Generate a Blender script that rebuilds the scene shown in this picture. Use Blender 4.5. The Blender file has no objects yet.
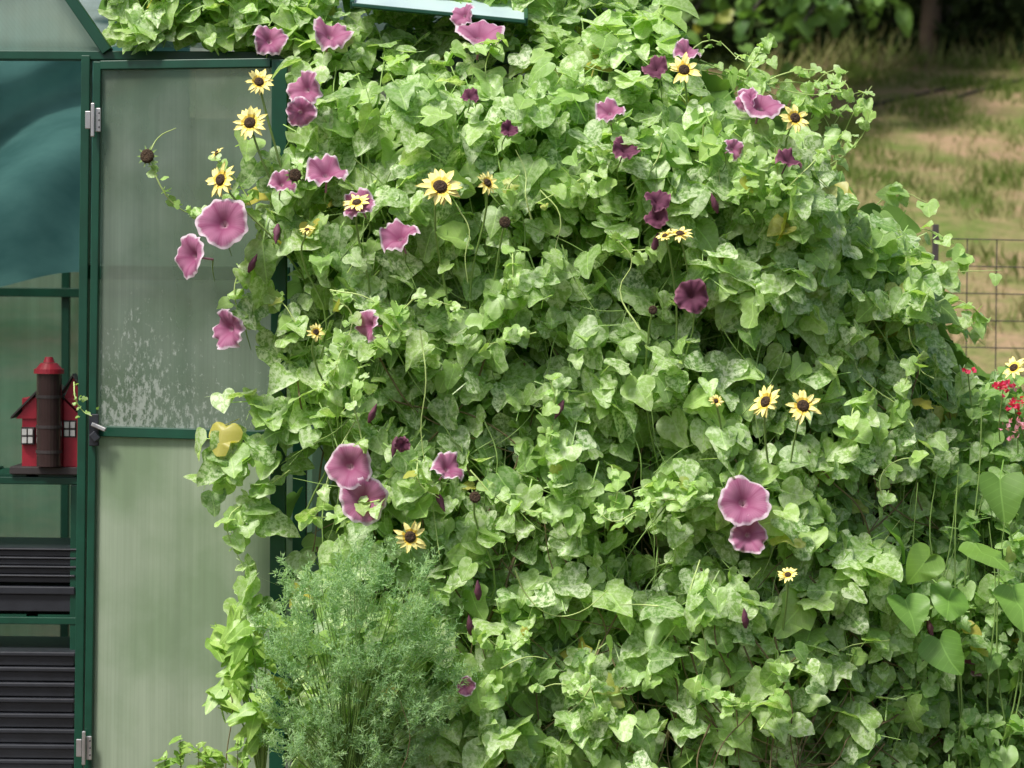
import bpy, math, random
import numpy as np
from mathutils import Matrix, Vector, noise
random.seed(7); rng=np.random.default_rng(7)
S=bpy.context.scene
S.view_settings.view_transform='Standard'; S.view_settings.look='None'; S.view_settings.exposure=0
F=2400.0
CAM=np.array([0,-6.0,1.3])
R=Matrix.Rotation(math.radians(88.1),3,'X')@Matrix.Rotation(math.radians(0.6),3,'Z')
Rn=np.array(R)
cd=bpy.data.cameras.new("camera"); cam=bpy.data.objects.new("camera",cd); S.collection.objects.link(cam)
cam.matrix_world=Matrix.Translation(Vector(CAM))@R.to_4x4()
cd.sensor_width=36; cd.lens=F*36/1024; cd.clip_end=1000; cd.clip_start=0.1
cd.dof.use_dof=True; cd.dof.focus_distance=5.8; cd.dof.aperture_fstop=5.0
S.camera=cam
def U(px,py,Y):
    px=np.asarray(px,float);py=np.asarray(py,float);Y=np.asarray(Y,float)
    d=np.stack([(px-512)/F,(384-py)/F,-np.ones_like(px+0*py)],-1)@Rn.T
    t=(Y-CAM[1])/d[...,1]
    return CAM+t[...,None]*d
def UV3(px,py,Y): return Vector(U(px,py,Y).tolist())

# ---------- materials
def newmat(name):
    m=bpy.data.materials.new(name); m.use_nodes=True; nt=m.node_tree
    for n in list(nt.nodes): nt.nodes.remove(n)
    return m,nt,nt.nodes,nt.links
def ramp(N,els):
    r=N.new('ShaderNodeValToRGB'); cr=r.color_ramp
    while len(cr.elements)<len(els): cr.elements.new(0.5)
    for e,(p,c) in zip(cr.elements,els):
        e.position=p; e.color=(*c,1) if len(c)==3 else c
    return r
def mixc(N,L,f,a,b,bt='MIX'):
    m=N.new('ShaderNodeMix'); m.data_type='RGBA'; m.blend_type=bt
    for s,v in ((m.inputs[0],f),(m.inputs[6],a),(m.inputs[7],b)):
        if isinstance(v,(float,int)): s.default_value=v
        elif isinstance(v,tuple): s.default_value=(*v,1)
        else: L.new(v,s)
    return m.outputs[2]
def math_(N,L,op,a,b=0.0,c=None):
    m=N.new('ShaderNodeMath'); m.operation=op
    for i,v in enumerate((a,b,c)):
        if v is None: continue
        if isinstance(v,(float,int)): m.inputs[i].default_value=v
        else: L.new(v,m.inputs[i])
    return m.outputs[0]
def simple(name,col,rough=0.5,metal=0,var=0.15,scale=20,bump=0.1,spec=0.5):
    m,nt,N,L=newmat(name)
    o=N.new('ShaderNodeOutputMaterial');p=N.new('ShaderNodeBsdfPrincipled')
    tc=N.new('ShaderNodeTexCoord');nz=N.new('ShaderNodeTexNoise');nz.inputs['Scale'].default_value=scale;nz.inputs['Detail'].default_value=3
    L.new(tc.outputs['Object'],nz.inputs['Vector'])
    r=ramp(N,[(0.3,tuple(c*(1-var) for c in col)),(0.7,tuple(min(1,c*(1+var)) for c in col))])
    L.new(nz.outputs['Fac'],r.inputs[0]);L.new(r.outputs[0],p.inputs['Base Color'])
    p.inputs['Roughness'].default_value=rough;p.inputs['Metallic'].default_value=metal
    p.inputs['Specular IOR Level'].default_value=spec
    if bump>0:
        b=N.new('ShaderNodeBump');b.inputs['Strength'].default_value=bump;b.inputs['Distance'].default_value=0.01
        L.new(nz.outputs['Fac'],b.inputs['Height']);L.new(b.outputs[0],p.inputs['Normal'])
    L.new(p.outputs[0],o.inputs[0]); return m
def leafmat(name,dark,light,yellow=(0.5,0.44,0.08),varieg_sheen=(0.68,0.78,0.54),vscale=80,trans=0.4,rough=0.42,vein=0.35,spec=0.5,vg=True):
    m,nt,N,L=newmat(name)
    o=N.new('ShaderNodeOutputMaterial')
    at=N.new('ShaderNodeAttribute');at.attribute_name='lr'
    sp=N.new('ShaderNodeSeparateColor');L.new(at.outputs['Color'],sp.inputs[0])
    c=mixc(N,L,sp.outputs[0],dark,light)
    if vein>0:
        au=N.new('ShaderNodeAttribute');au.attribute_name='luv'
        su=N.new('ShaderNodeSeparateXYZ');L.new(au.outputs['Vector'],su.inputs[0])
        ax=math_(N,L,'ABSOLUTE',su.outputs[0])
        mid=math_(N,L,'LESS_THAN',ax,0.02)
        sv=math_(N,L,'SUBTRACT',su.outputs[1],math_(N,L,'MULTIPLY',ax,0.7))
        sv=math_(N,L,'FRACT',math_(N,L,'MULTIPLY',sv,5.5))
        sv=math_(N,L,'LESS_THAN',sv,0.09)
        vv=math_(N,L,'MULTIPLY',math_(N,L,'MAXIMUM',mid,math_(N,L,'MULTIPLY',sv,0.5)),vein)
        c=mixc(N,L,vv,c,tuple(min(1,x*1.6+0.04) for x in light))
    if vg:
        tc=N.new('ShaderNodeTexCoord')
        nz=N.new('ShaderNodeTexNoise');nz.inputs['Scale'].default_value=vscale;nz.inputs['Detail'].default_value=3;nz.inputs['Roughness'].default_value=0.7
        L.new(tc.outputs['Object'],nz.inputs['Vector'])
        r=ramp(N,[(0.43,(0,0,0)),(0.57,(1,1,1))]);L.new(nz.outputs['Fac'],r.inputs[0])
        vf=math_(N,L,'MULTIPLY',r.outputs[0],sp.outputs[2])
        c=mixc(N,L,vf,c,varieg_sheen)  # pale leaf mottling, strengthened to paint in whitish sky highlights too
    c=mixc(N,L,sp.outputs[1],c,yellow)
    if spec>0:
        p=N.new('ShaderNodeBsdfPrincipled')
        L.new(c,p.inputs['Base Color']);p.inputs['Roughness'].default_value=rough;p.inputs['Specular IOR Level'].default_value=spec
    else:
        p=N.new('ShaderNodeBsdfDiffuse');L.new(c,p.inputs[0])
    t=N.new('ShaderNodeBsdfTranslucent')
    tcol=mixc(N,L,1.0,c,(1.5,1.6,0.8),'MULTIPLY');L.new(tcol,t.inputs[0])
    mx=N.new('ShaderNodeMixShader');mx.inputs[0].default_value=trans
    L.new(p.outputs[0],mx.inputs[1]);L.new(t.outputs[0],mx.inputs[2]);L.new(mx.outputs[0],o.inputs[0])
    return m
def panelmat(name,col,transp=0.22,dirt=(0.35,0.40,0.30),spatter=False):
    m,nt,N,L=newmat(name)
    o=N.new('ShaderNodeOutputMaterial');p=N.new('ShaderNodeBsdfPrincipled')
    uv=N.new('ShaderNodeTexCoord');s=N.new('ShaderNodeSeparateXYZ');L.new(uv.outputs['UV'],s.inputs[0])
    nz=N.new('ShaderNodeTexNoise');nz.inputs['Scale'].default_value=4.5;nz.inputs['Detail'].default_value=5
    L.new(uv.outputs['Object'],nz.inputs['Vector'])
    r=ramp(N,[(0.38,(0,0,0)),(0.62,(1,1,1))]);L.new(nz.outputs['Fac'],r.inputs[0])
    c=mixc(N,L,math_(N,L,'MULTIPLY',r.outputs[0],0.9),col,dirt)  # dirt, with contrast raised to stand in for leaf reflections on the door
    mp0=N.new('ShaderNodeMapping');mp0.inputs['Scale'].default_value=(38,38,1.5);L.new(uv.outputs['Object'],mp0.inputs[0])
    n0=N.new('ShaderNodeTexNoise');n0.inputs['Scale'].default_value=1;n0.inputs['Detail'].default_value=4;L.new(mp0.outputs[0],n0.inputs['Vector'])
    rs=ramp(N,[(0.35,(0,0,0)),(0.7,(1,1,1))]);L.new(n0.outputs['Fac'],rs.inputs[0])
    c=mixc(N,L,math_(N,L,'MULTIPLY',rs.outputs[0],0.35),c,tuple(x*0.6 for x in dirt))
    ribs=math_(N,L,'FRACT',math_(N,L,'MULTIPLY',s.outputs[0],1/0.011))
    rb=math_(N,L,'LESS_THAN',ribs,0.22)
    c=mixc(N,L,math_(N,L,'MULTIPLY',rb,0.14),c,tuple(x*0.6 for x in col))
    if spatter:
        mp=N.new('ShaderNodeMapping');mp.inputs['Scale'].default_value=(90,90,45);L.new(uv.outputs['Object'],mp.inputs[0])
        n3=N.new('ShaderNodeTexNoise');n3.inputs['Scale'].default_value=1;n3.inputs['Detail'].default_value=5;n3.inputs['Roughness'].default_value=0.75;L.new(mp.outputs[0],n3.inputs['Vector'])
        h=ramp(N,[(0.0,(1,1,1)),(0.16,(0.6,0.6,0.6)),(0.4,(0,0,0))]);L.new(s.outputs[1],h.inputs[0])
        n4=math_(N,L,'ADD',n3.outputs['Fac'],math_(N,L,'MULTIPLY',h.outputs[0],0.20))
        hz=ramp(N,[(0.05,(.6,.6,.6)),(0.10,(1,1,1)),(0.2,(.5,.5,.5)),(0.36,(0,0,0))]);L.new(s.outputs[0],hz.inputs[0])
        n4=math_(N,L,'ADD',n4,math_(N,L,'MULTIPLY',math_(N,L,'SUBTRACT',hz.outputs[0],0.6),0.12))
        q=ramp(N,[(0.65,(0,0,0)),(0.75,(1,1,1))]);L.new(n4,q.inputs[0])
        qf=math_(N,L,'MULTIPLY',q.outputs[0],math_(N,L,'GREATER_THAN',h.outputs[0],0.01))
        c=mixc(N,L,math_(N,L,'MULTIPLY',qf,0.75),c,(0.8,0.84,0.8))
    L.new(c,p.inputs['Base Color']);p.inputs['Roughness'].default_value=0.25
    t=N.new('ShaderNodeBsdfTranslucent');L.new(c,t.inputs[0])
    m1=N.new('ShaderNodeMixShader');m1.inputs[0].default_value=0.4;L.new(p.outputs[0],m1.inputs[1]);L.new(t.outputs[0],m1.inputs[2])
    tr=N.new('ShaderNodeBsdfTransparent');tr.inputs[0].default_value=(0.85,0.95,0.88,1)
    m2=N.new('ShaderNodeMixShader');m2.inputs[0].default_value=transp;L.new(m1.outputs[0],m2.inputs[1]);L.new(tr.outputs[0],m2.inputs[2])
    L.new(m2.outputs[0],o.inputs[0]);return m

M_frame=simple("green_aluminium",(0.004,0.055,0.030),0.4,0,0.15,15,0.0)
M_door=panelmat("door_polycarbonate_upper",(0.34,0.41,0.34),0.42,(0.18,0.25,0.17),True)
M_door2=panelmat("door_polycarbonate_lower",(0.50,0.60,0.44),0.12,(0.32,0.44,0.27))
M_panel=panelmat("wall_polycarbonate",(0.32,0.44,0.36),0.3)
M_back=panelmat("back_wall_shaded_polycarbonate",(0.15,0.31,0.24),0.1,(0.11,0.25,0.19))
M_roofp=panelmat("roof_polycarbonate",(0.58,0.70,0.70),0.5,(0.45,0.56,0.52))
M_steel=simple("steel",(0.5,0.5,0.5),0.35,0.8)
M_black=simple("black_plastic",(0.022,0.025,0.032),0.4)
M_red=simple("red_paint",(0.42,0.02,0.04),0.45,bump=0)
M_white=simple("white_paint",(0.75,0.75,0.72),0.5)
M_roofd=simple("dark_roof",(0.05,0.04,0.04),0.6)
M_tube=simple("smoky_tube",(0.05,0.03,0.03),0.15)
M_stem=simple("green_stem",(0.2,0.32,0.08),0.5,bump=0)
M_stemd=simple("brown_stem",(0.15,0.12,0.055),0.7,bump=0)
M_tendril=simple("pale_tendril",(0.42,0.55,0.18),0.5,bump=0)
M_bark=simple("bark",(0.035,0.028,0.02),0.9,scale=8,bump=0.5)
M_wire=simple("rusty_wire",(0.06,0.05,0.045),0.7,bump=0)
M_terra=simple("terracotta",(0.36,0.13,0.07),0.8)

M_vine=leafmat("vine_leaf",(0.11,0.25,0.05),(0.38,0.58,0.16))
M_inner=leafmat("shade_dark_inner_leaf",(0.06,0.15,0.035),(0.16,0.31,0.07),trans=0.35,vein=0,vg=False,spec=0)  # darker copy of the vine leaf, shade of the gaps painted in
M_herb=leafmat("herb_leaf",(0.11,0.25,0.05),(0.32,0.53,0.14),vein=0.2)
M_broad=leafmat("broad_leaf",(0.09,0.22,0.04),(0.20,0.38,0.07),vein=0.3,vg=False)
M_fine=leafmat("feathery_leaf",(0.20,0.36,0.17),(0.44,0.60,0.34),vein=0,trans=0.4,vg=False,spec=0)
M_pepper=leafmat("pale_leaf",(0.2,0.38,0.06),(0.38,0.56,0.14),trans=0.35,vg=False)
M_tree=leafmat("tree_leaf",(0.05,0.12,0.03),(0.15,0.29,0.07),vein=0,vg=False,spec=0.3)
M_forest=leafmat("shade_dark_forest_leaf",(0.010,0.018,0.007),(0.042,0.062,0.022),vein=0,trans=0.1,spec=0,vg=False)  # shade under the trees is put into this very dark leaf colour
M_grass=leafmat("grass_blade",(0.12,0.18,0.04),(0.33,0.28,0.15),vein=0,trans=0.2,spec=0,vg=False)

# ---------- object helpers
def empty(name,parent=None):
    e=bpy.data.objects.new(name,None);S.collection.objects.link(e);
    if parent:e.parent=parent
    return e
def obj(name,verts,faces,mat,parent=None,smooth=False):
    me=bpy.data.meshes.new(name);me.from_pydata([tuple(v) for v in verts],[],faces);me.update()
    o=bpy.data.objects.new(name,me);S.collection.objects.link(o)
    if isinstance(mat,(list,tuple)):
        for m in mat: me.materials.append(m)
    else: me.materials.append(mat)
    if smooth: me.polygons.foreach_set('use_smooth',[True]*len(me.polygons))
    if parent:o.parent=parent
    return o
def bar(name,p,q,w,d,mat,parent,bev=0.002,up=None):
    p=Vector(p);q=Vector(q);a=(q-p).normalized()
    f=Vector((0,1,0))
    if abs(a.dot(f))>0.9:f=Vector((0,0,1))
    s=a.cross(f).normalized();f=s.cross(a).normalized()
    vs=[]
    for e in(p,q):
        for i,j in((-1,-1),(1,-1),(1,1),(-1,1)): vs.append(e+s*(i*w/2)+f*(j*d/2))
    o=obj(name,vs,[(0,1,2,3),(7,6,5,4),(0,4,5,1),(1,5,6,2),(2,6,7,3),(3,7,4,0)],mat,parent)
    if bev: b=o.modifiers.new('b','BEVEL');b.width=bev;b.segments=2
    return o
def box(name,lo,hi,mat,parent,bev=0.002):
    x0,y0,z0=lo;x1,y1,z1=hi
    vs=[(x0,y0,z0),(x1,y0,z0),(x1,y1,z0),(x0,y1,z0),(x0,y0,z1),(x1,y0,z1),(x1,y1,z1),(x0,y1,z1)]
    o=obj(name,vs,[(3,2,1,0),(4,5,6,7),(0,1,5,4),(1,2,6,5),(2,3,7,6),(3,0,4,7)],mat,parent)
    if bev: b=o.modifiers.new('b','BEVEL');b.width=bev;b.segments=2
    return o
def pane(name,c,mat,parent):  # corners bl,br,tr,tl
    c=[Vector(x) for x in c]
    o=obj(name,c,[(0,1,2,3)],mat,parent)
    w=(c[1]-c[0]).length
    uv=o.data.uv_layers.new(name='UVMap')
    for i,t in enumerate([(0,0),(w,0),(w,1),(0,1)]): uv.data[i].uv=t
    return o
def curve(name,paths,rad,mat,parent,taper=True):
    cu=bpy.data.curves.new(name,'CURVE');cu.dimensions='3D';cu.bevel_depth=rad;cu.bevel_resolution=1;cu.resolution_u=4
    for pts in paths:
        sp=cu.splines.new('BEZIER');sp.bezier_points.add(len(pts)-1)
        for i,(b,p) in enumerate(zip(sp.bezier_points,pts)):
            b.co=Vector([float(v) for v in p]);b.handle_left_type=b.handle_right_type='AUTO'
            b.radius=(1-0.6*i/(len(pts)-1)) if taper else 1
    cu.materials.append(mat)
    o=bpy.data.objects.new(name,cu);S.collection.objects.link(o)
    if parent:o.parent=parent
    return o
def nrmz(v): return v/np.maximum(np.linalg.norm(v,axis=-1,keepdims=True),1e-9)
HE=np.array([(0.17,-0.16),(0.40,-0.13),(0.53,0.10),(0.51,0.38),(0.39,0.65),(0.20,0.88)])
LO=np.array([(0.17,-0.16),(0.42,-0.16),(0.57,0.05),(0.55,0.34),(0.35,0.50),(0.30,0.78)])
FIVE=np.array([(0.15,-0.14),(0.56,-0.08),(0.42,0.16),(0.60,0.46),(0.32,0.50),(0.26,0.80)])
def leaves(name,pos,nrm,tip,size,lob,mat,parent,xs=1.0,yel=0.015,var=(0.0,0.7),pet=0.9,curl=0.3,fold=0.2,tone=None,shape2=LO):
    Nn=len(pos);n=nrmz(nrm);t=nrmz(tip-(tip*n).sum(1,keepdims=True)*n);b=np.cross(t,n)
    lob=np.broadcast_to(lob,(Nn,));size=np.broadcast_to(size,(Nn,))
    ctl=HE[None]*(1-lob[:,None,None])+shape2[None]*lob[:,None,None]
    ctl=ctl*(1+rng.normal(0,0.06,(Nn,6,2)))
    ctl[:,:,0]*=xs
    def outline(c):
        full=np.concatenate([np.zeros((Nn,1,2)),c,np.broadcast_to(np.array([[0,1.02]]),(Nn,1,2))],1)
        ext=np.concatenate([full[:,:1]*np.array([-1,1])+np.array([-.1,0]),full,full[:,-1:]+np.array([-.15,-.12])],1)
        out=[]
        for k in range(7):
            p0,p1,p2,p3=ext[:,k],ext[:,k+1],ext[:,k+2],ext[:,k+3]
            for u in (0,.5):
                if k==0 and u==0: continue
                out.append(.5*((2*p1)+(-p0+p2)*u+(2*p0-5*p1+4*p2-p3)*u*u+(-p0+3*p1-3*p2+p3)*u**3))
        return np.stack(out,1)
    right=outline(ctl);left=outline(ctl*(1+rng.normal(0,.05,(Nn,6,2))))*np.array([-1,1])
    Kh=right.shape[1]
    mid=np.broadcast_to(np.array([(0,0),(0,0.3),(0,0.62),(0,1.02)]),(Nn,4,2))
    P=np.concatenate([mid,right,left],1);Kp=P.shape[1]
    fo=rng.normal(fold,0.2,(Nn,1));cu=rng.normal(curl,0.28,(Nn,1));ph=rng.uniform(0,6.28,(Nn,1));wv=rng.uniform(0,0.09,(Nn,1))
    ax=np.abs(P[:,:,0])
    z=fo*ax*1.2-cu*(P[:,:,1]**2)*0.8-0.55*ax**2*np.abs(cu)+wv*np.sin(P[:,:,1]*9+ph+P[:,:,0]*7)
    sk=rng.normal(0,0.12,(Nn,1));X=P[:,:,0]+sk*P[:,:,1]**2
    V=pos[:,None]+size[:,None,None]*(X[...,None]*b[:,None]+P[:,:,1][...,None]*t[:,None]+z[...,None]*n[:,None])
    base=[]
    for side in (0,1):
        o=[0]+[4+side*Kh+i for i in range(Kh)]+[3]
        h=6
        for i in range(len(o)-1):
            c_=1 if i<h else 2
            if i==h:
                base.append((1,o[h],2) if side==0 else (1,2,o[h]))
            base.append((c_,o[i],o[i+1]) if side==0 else (c_,o[i+1],o[i]))
    K=Kp;luv=np.concatenate([P,np.zeros((Nn,Kp,1))],2)
    if pet:
        e=pos+size[:,None]*pet*nrmz(-0.55*n-0.35*t+rng.normal(0,0.3,(Nn,3)));w=b*0.0016
        V=np.concatenate([V,(pos-w)[:,None],(pos+w)[:,None],(e+w)[:,None],(e-w)[:,None]],1)
        luv=np.concatenate([luv,np.zeros((Nn,4,3))],1);base=base+[(Kp,Kp+1,Kp+2),(Kp,Kp+2,Kp+3)];K=Kp+4
    bf_=np.array(base);A=(bf_[None]+(np.arange(Nn)*K)[:,None,None]).reshape(-1,3).astype(np.int32)
    me=bpy.data.meshes.new(name)
    me.vertices.add(Nn*K);me.vertices.foreach_set('co',V.reshape(-1).astype(np.float32))
    me.loops.add(len(A)*3);me.loops.foreach_set('vertex_index',A.ravel())
    me.polygons.add(len(A));me.polygons.foreach_set('loop_start',np.arange(0,len(A)*3,3,dtype=np.int32))
    me.update(calc_edges=True)
    me.polygons.foreach_set('use_smooth',np.ones(len(A),bool))
    tn=rng.beta(1.6,1.6,Nn) if tone is None else tone
    y=np.where(rng.random(Nn)<yel,rng.uniform(0.4,1,Nn),rng.uniform(0,0.06,Nn))
    vg=rng.uniform(var[0],var[1],Nn)
    col=np.stack([tn,y,vg,np.ones(Nn)],1);col=np.repeat(col,K,0)
    a=me.attributes.new('lr','FLOAT_COLOR','POINT');a.data.foreach_set('color',col.astype(np.float32).ravel())
    a=me.attributes.new('luv','FLOAT_VECTOR','POINT');a.data.foreach_set('vector',luv.reshape(-1,3).astype(np.float32).ravel())
    me.materials.append(mat);me.update()
    o=bpy.data.objects.new(name,me);S.collection.objects.link(o)
    if parent:o.parent=parent
    return o
def kites(name,pos,dirv,size,width,mat,parent,yel=0.0,tone=None,wide=0.4):
    Nn=len(pos);t=nrmz(dirv);r=nrmz(rng.normal(0,1,(Nn,3)));b=nrmz(np.cross(t,r));n=np.cross(b,t)
    size=np.broadcast_to(size,(Nn,))[:,None];width=np.broadcast_to(width,(Nn,))[:,None]
    V=np.stack([pos,pos+t*size*wide+b*width/2+n*width*0.15,pos+t*size-n*size*0.1,pos+t*size*wide-b*width/2+n*width*0.15],1)
    idx=np.arange(Nn*4).reshape(-1,4)
    me=bpy.data.meshes.new(name);me.from_pydata(V.reshape(-1,3).tolist(),[],idx.tolist())
    tn=rng.random(Nn) if tone is None else tone
    y=np.where(rng.random(Nn)<yel,rng.uniform(0.3,0.9,Nn),0)
    col=np.repeat(np.stack([tn,y,np.zeros(Nn),np.ones(Nn)],1),4,0)
    a=me.attributes.new('lr','FLOAT_COLOR','POINT');a.data.foreach_set('color',col.astype(np.float32).ravel())
    me.materials.append(mat);me.update()
    o=bpy.data.objects.new(name,me);S.collection.objects.link(o)
    if parent:o.parent=parent
    return o
def inpoly(x,y,poly):
    x=np.asarray(x);y=np.asarray(y);c=np.zeros(x.shape,bool);n=len(poly)
    for i in range(n):
        x1,y1=poly[i];x2,y2=poly[(i+1)%n]
        if y1==y2: continue
        k=((y1>y)!=(y2>y))&(x<(x2-x1)*(y-y1)/(y2-y1)+x1);c^=k
    return c
def nz(x,y,z=0.0): return np.array([noise.noise(Vector((a,b,z))) for a,b in zip(x,y)])

# ---------- terrain
def hgt(x,y):
    s=np.clip((y-3)/27,0,1)*27*0.236
    s=s+np.clip(y-30,0,60)*0.05
    sm=np.clip((y-2)/2,0,1)
    return s+sm*(0.05*np.sin(x*0.9+y*0.5)+0.04*np.sin(y*1.3-x*0.4))
xs_=np.unique(np.concatenate([np.linspace(-200,-12,14),np.linspace(-12,16,110),np.linspace(16,200,14)]))
ys_=np.unique(np.concatenate([np.linspace(-60,-4,8),np.linspace(-4,34,150),np.linspace(34,300,16)]))
GX,GY=np.meshgrid(xs_,ys_);GZ=hgt(GX,GY)
nx=len(xs_);vs=np.stack([GX,GY,GZ],-1).reshape(-1,3)
fc=[(j*nx+i,j*nx+i+1,(j+1)*nx+i+1,(j+1)*nx+i) for j in range(len(ys_)-1) for i in range(nx-1)]
m,nt,N,L=newmat("ground_grass_and_soil")
o_=N.new('ShaderNodeOutputMaterial');p=N.new('ShaderNodeBsdfPrincipled');tc=N.new('ShaderNodeTexCoord')
n1=N.new('ShaderNodeTexNoise');n1.inputs['Scale'].default_value=1.1;n1.inputs['Detail'].default_value=9;n1.inputs['Roughness'].default_value=0.75;L.new(tc.outputs['Object'],n1.inputs['Vector'])
r1=ramp(N,[(0.38,(0.11,0.17,0.035)),(0.5,(0.22,0.20,0.085)),(0.6,(0.33,0.23,0.14))]);L.new(n1.outputs['Fac'],r1.inputs[0])
n2=N.new('ShaderNodeTexNoise');n2.inputs['Scale'].default_value=18;n2.inputs['Detail'].default_value=6;L.new(tc.outputs['Object'],n2.inputs['Vector'])
r2=ramp(N,[(0.3,(0.05,0.035,0.02)),(0.7,(0.14,0.10,0.06))]);L.new(n2.outputs['Fac'],r2.inputs[0])
sx=N.new('ShaderNodeSeparateXYZ');L.new(tc.outputs['Object'],sx.inputs[0])
yy=math_(N,L,'ADD',sx.outputs[1],n1.outputs['Fac'])
mr=N.new('ShaderNodeMapRange');mr.inputs[1].default_value=2.2;mr.inputs[2].default_value=3.2;L.new(yy,mr.inputs[0])
c=mixc(N,L,mr.outputs[0],r2.outputs[0],r1.outputs[0])
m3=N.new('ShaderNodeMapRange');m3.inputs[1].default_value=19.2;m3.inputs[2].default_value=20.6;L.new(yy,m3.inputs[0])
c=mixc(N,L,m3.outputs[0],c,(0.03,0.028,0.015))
c=mixc(N,L,0.5,c,mixc(N,L,n2.outputs['Fac'],(0.2,0.2,0.2),(1.6,1.6,1.6)),'MULTIPLY')
L.new(c,p.inputs['Base Color']);p.inputs['Roughness'].default_value=0.95;p.inputs['Specular IOR Level'].default_value=0.1
b=N.new('ShaderNodeBump');b.inputs['Strength'].default_value=0.8;b.inputs['Distance'].default_value=0.05;L.new(n2.outputs['Fac'],b.inputs['Height']);L.new(b.outputs[0],p.inputs['Normal'])
L.new(p.outputs[0],o_.inputs[0])
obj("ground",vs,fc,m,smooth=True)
n=60000
gx=rng.uniform(0.8,8.5,n);gy=3+rng.random(n)**1.0*17
gt=nz(gx*1.3,gy*0.9)+.6*nz(gx*3.1,gy*2.3,4.);keep=(rng.random(n)<0.5+gt*1.3);gx,gy,gt=gx[keep],gy[keep],gt[keep];n=len(gx)
kites("grass_tufts",np.stack([gx,gy,hgt(gx,gy)-0.01],1),np.stack([rng.normal(0,.4,n),rng.normal(0,.4,n),np.ones(n)],1),rng.uniform(0.04,0.15,n)*(1+.6*np.clip(gt,0,1)),0.016,M_grass,None,tone=np.clip(0.55-gt*1.2-.04*(gy-10)+rng.normal(0,.3,n),0,1),wide=0.3)

# ---------- woods
wd=empty("background_woods")
n=12000
x=rng.uniform(-7,16,n);y=rng.uniform(21,28,n);z=hgt(x,y)+0.1+rng.random(n)**0.8*6
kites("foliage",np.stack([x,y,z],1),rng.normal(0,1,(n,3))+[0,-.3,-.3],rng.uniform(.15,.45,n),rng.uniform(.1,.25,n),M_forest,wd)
n=9000
x=rng.uniform(-2,12,n);y=19.7+rng.random(n)**1.6*3.0+.35*np.sin(x*2.1);z=hgt(x,y)+rng.random(n)**1.5*(1.0+.35*np.sin(x*1.7))
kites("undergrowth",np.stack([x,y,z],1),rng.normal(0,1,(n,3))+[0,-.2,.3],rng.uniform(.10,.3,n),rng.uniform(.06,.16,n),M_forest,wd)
n=8500
x=rng.uniform(-8,17,n);y=rng.uniform(18.2,29,n);z=hgt(x,y)+rng.uniform(3.0,8,n)
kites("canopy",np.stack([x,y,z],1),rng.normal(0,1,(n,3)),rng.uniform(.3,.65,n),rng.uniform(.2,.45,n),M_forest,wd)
paths=[]
for i in range(30):
    x=random.uniform(-4,11);y=random.uniform(20.2,26);h=float(hgt(np.array(x),np.array(y)))
    paths.append([(x,y,h-.2),(x+random.uniform(-.2,.2),y,h+2.5),(x+random.uniform(-.5,.5),y,h+8)])
curve("trunks",paths,0.09,M_bark,wd)
n=1500
x=rng.uniform(2.5,9,n);y=rng.uniform(18.8,20.6,n)
kites("dry_grass",np.stack([x,y,hgt(x,y)],1),np.stack([rng.normal(.2,.5,n),rng.normal(0,.4,n),np.ones(n)],1),rng.uniform(.15,.45,n),0.02,M_grass,wd,tone=rng.uniform(.0,.8,n),wide=.3)
def onhill(px,py):
    for Y in np.linspace(3.5,20,300):
        q=U(px,py,Y)
        if q[2]<=float(hgt(np.array(q[0]),np.array(Y))): return q+[0,0,.02]
    q=U(px,py,19.);q[2]=float(hgt(np.array(q[0]),np.array(19.)));return q
curve("fallen_branches",[[onhill(868,108),onhill(930,94),onhill(1005,78)],[onhill(955,100),onhill(1010,84),onhill(1050,76)]],0.018,M_bark,wd)

tr=empty("overhanging_tree")
tb=U(928,50,19.8);tb[2]=float(hgt(np.array(tb[0]),np.array(19.8)))
curve("trunk",[[tb-[0,0,.2],tb+[.05,0,1.2],tb+[0.1,0,4.5]]],0.13,simple("sunlit_bark",(0.10,0.07,0.045),.9,scale=8,bump=.5),tr)
limbs=[];lp=[]
for k in range(18):
    st=tb+np.array([.05,0,random.uniform(1.6,3.2)])
    ex=random.uniform(672,905);ey=random.uniform(-90,34) if ex<830 else random.uniform(-90,14)
    e=U(ex,ey,random.uniform(14,17));md=(st+e)/2+[0,0,.35]
    limbs.append([st,md,e])
    for j in range(120):
        t_=random.uniform(.2,1.05);q=(1-t_)**2*st+2*t_*(1-t_)*md+t_*t_*e
        lp.append(q+rng.normal(0,.16,3))
curve("limbs",limbs,0.03,M_bark,tr)
lp=np.array(lp);n=len(lp)
leaves("crown",lp,rng.normal(0,.5,(n,3))+[-.1,-.5,.8],rng.normal(0,.5,(n,3))+[0,-.2,-.7],rng.uniform(.10,.21,n),0.0,M_tree,tr,xs=0.75,var=(0,0),pet=0,curl=.3)

# ---------- greenhouse
gh=empty("greenhouse")
def fb(nm,a,b_,w,d,Ya,Yb): return bar(nm,UV3(a[0],a[1],Ya),UV3(b_[0],b_[1],Yb),w,d,M_frame,gh)
fb("hinge_post",(87,56),(79,830),.022,.04,0.03,0.03)
fb("header",(-420,54),(318,57),.022,.045,0.035,0.035)
fb("corner_post",(301,60),(299,830),.034,.04,0.05,0.05)
fb("left_post",(-420,40),(-420,830),.03,.04,.03,.03)
fb("girt",(90,272),(290,274),.035,.02,0.045,0.045)
fb("gable_rafter",(30,-60),(108,52),.026,.04,0.02,0.02)
fb("gable_rafter_left",(30,-60),(-420,50),.026,.04,0.02,0.02)
pane("gable_glazing",[UV3(-420,50,.05),UV3(108,52,.05),UV3(30,-60,.05),UV3(-100,-60,.05)],M_panel,gh)
zt=float(U(300,58,.05)[2]);xL=float(U(300,58,.05)[0])+.018
xe=.34; wy=.12
xx=xL
i=0
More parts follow.
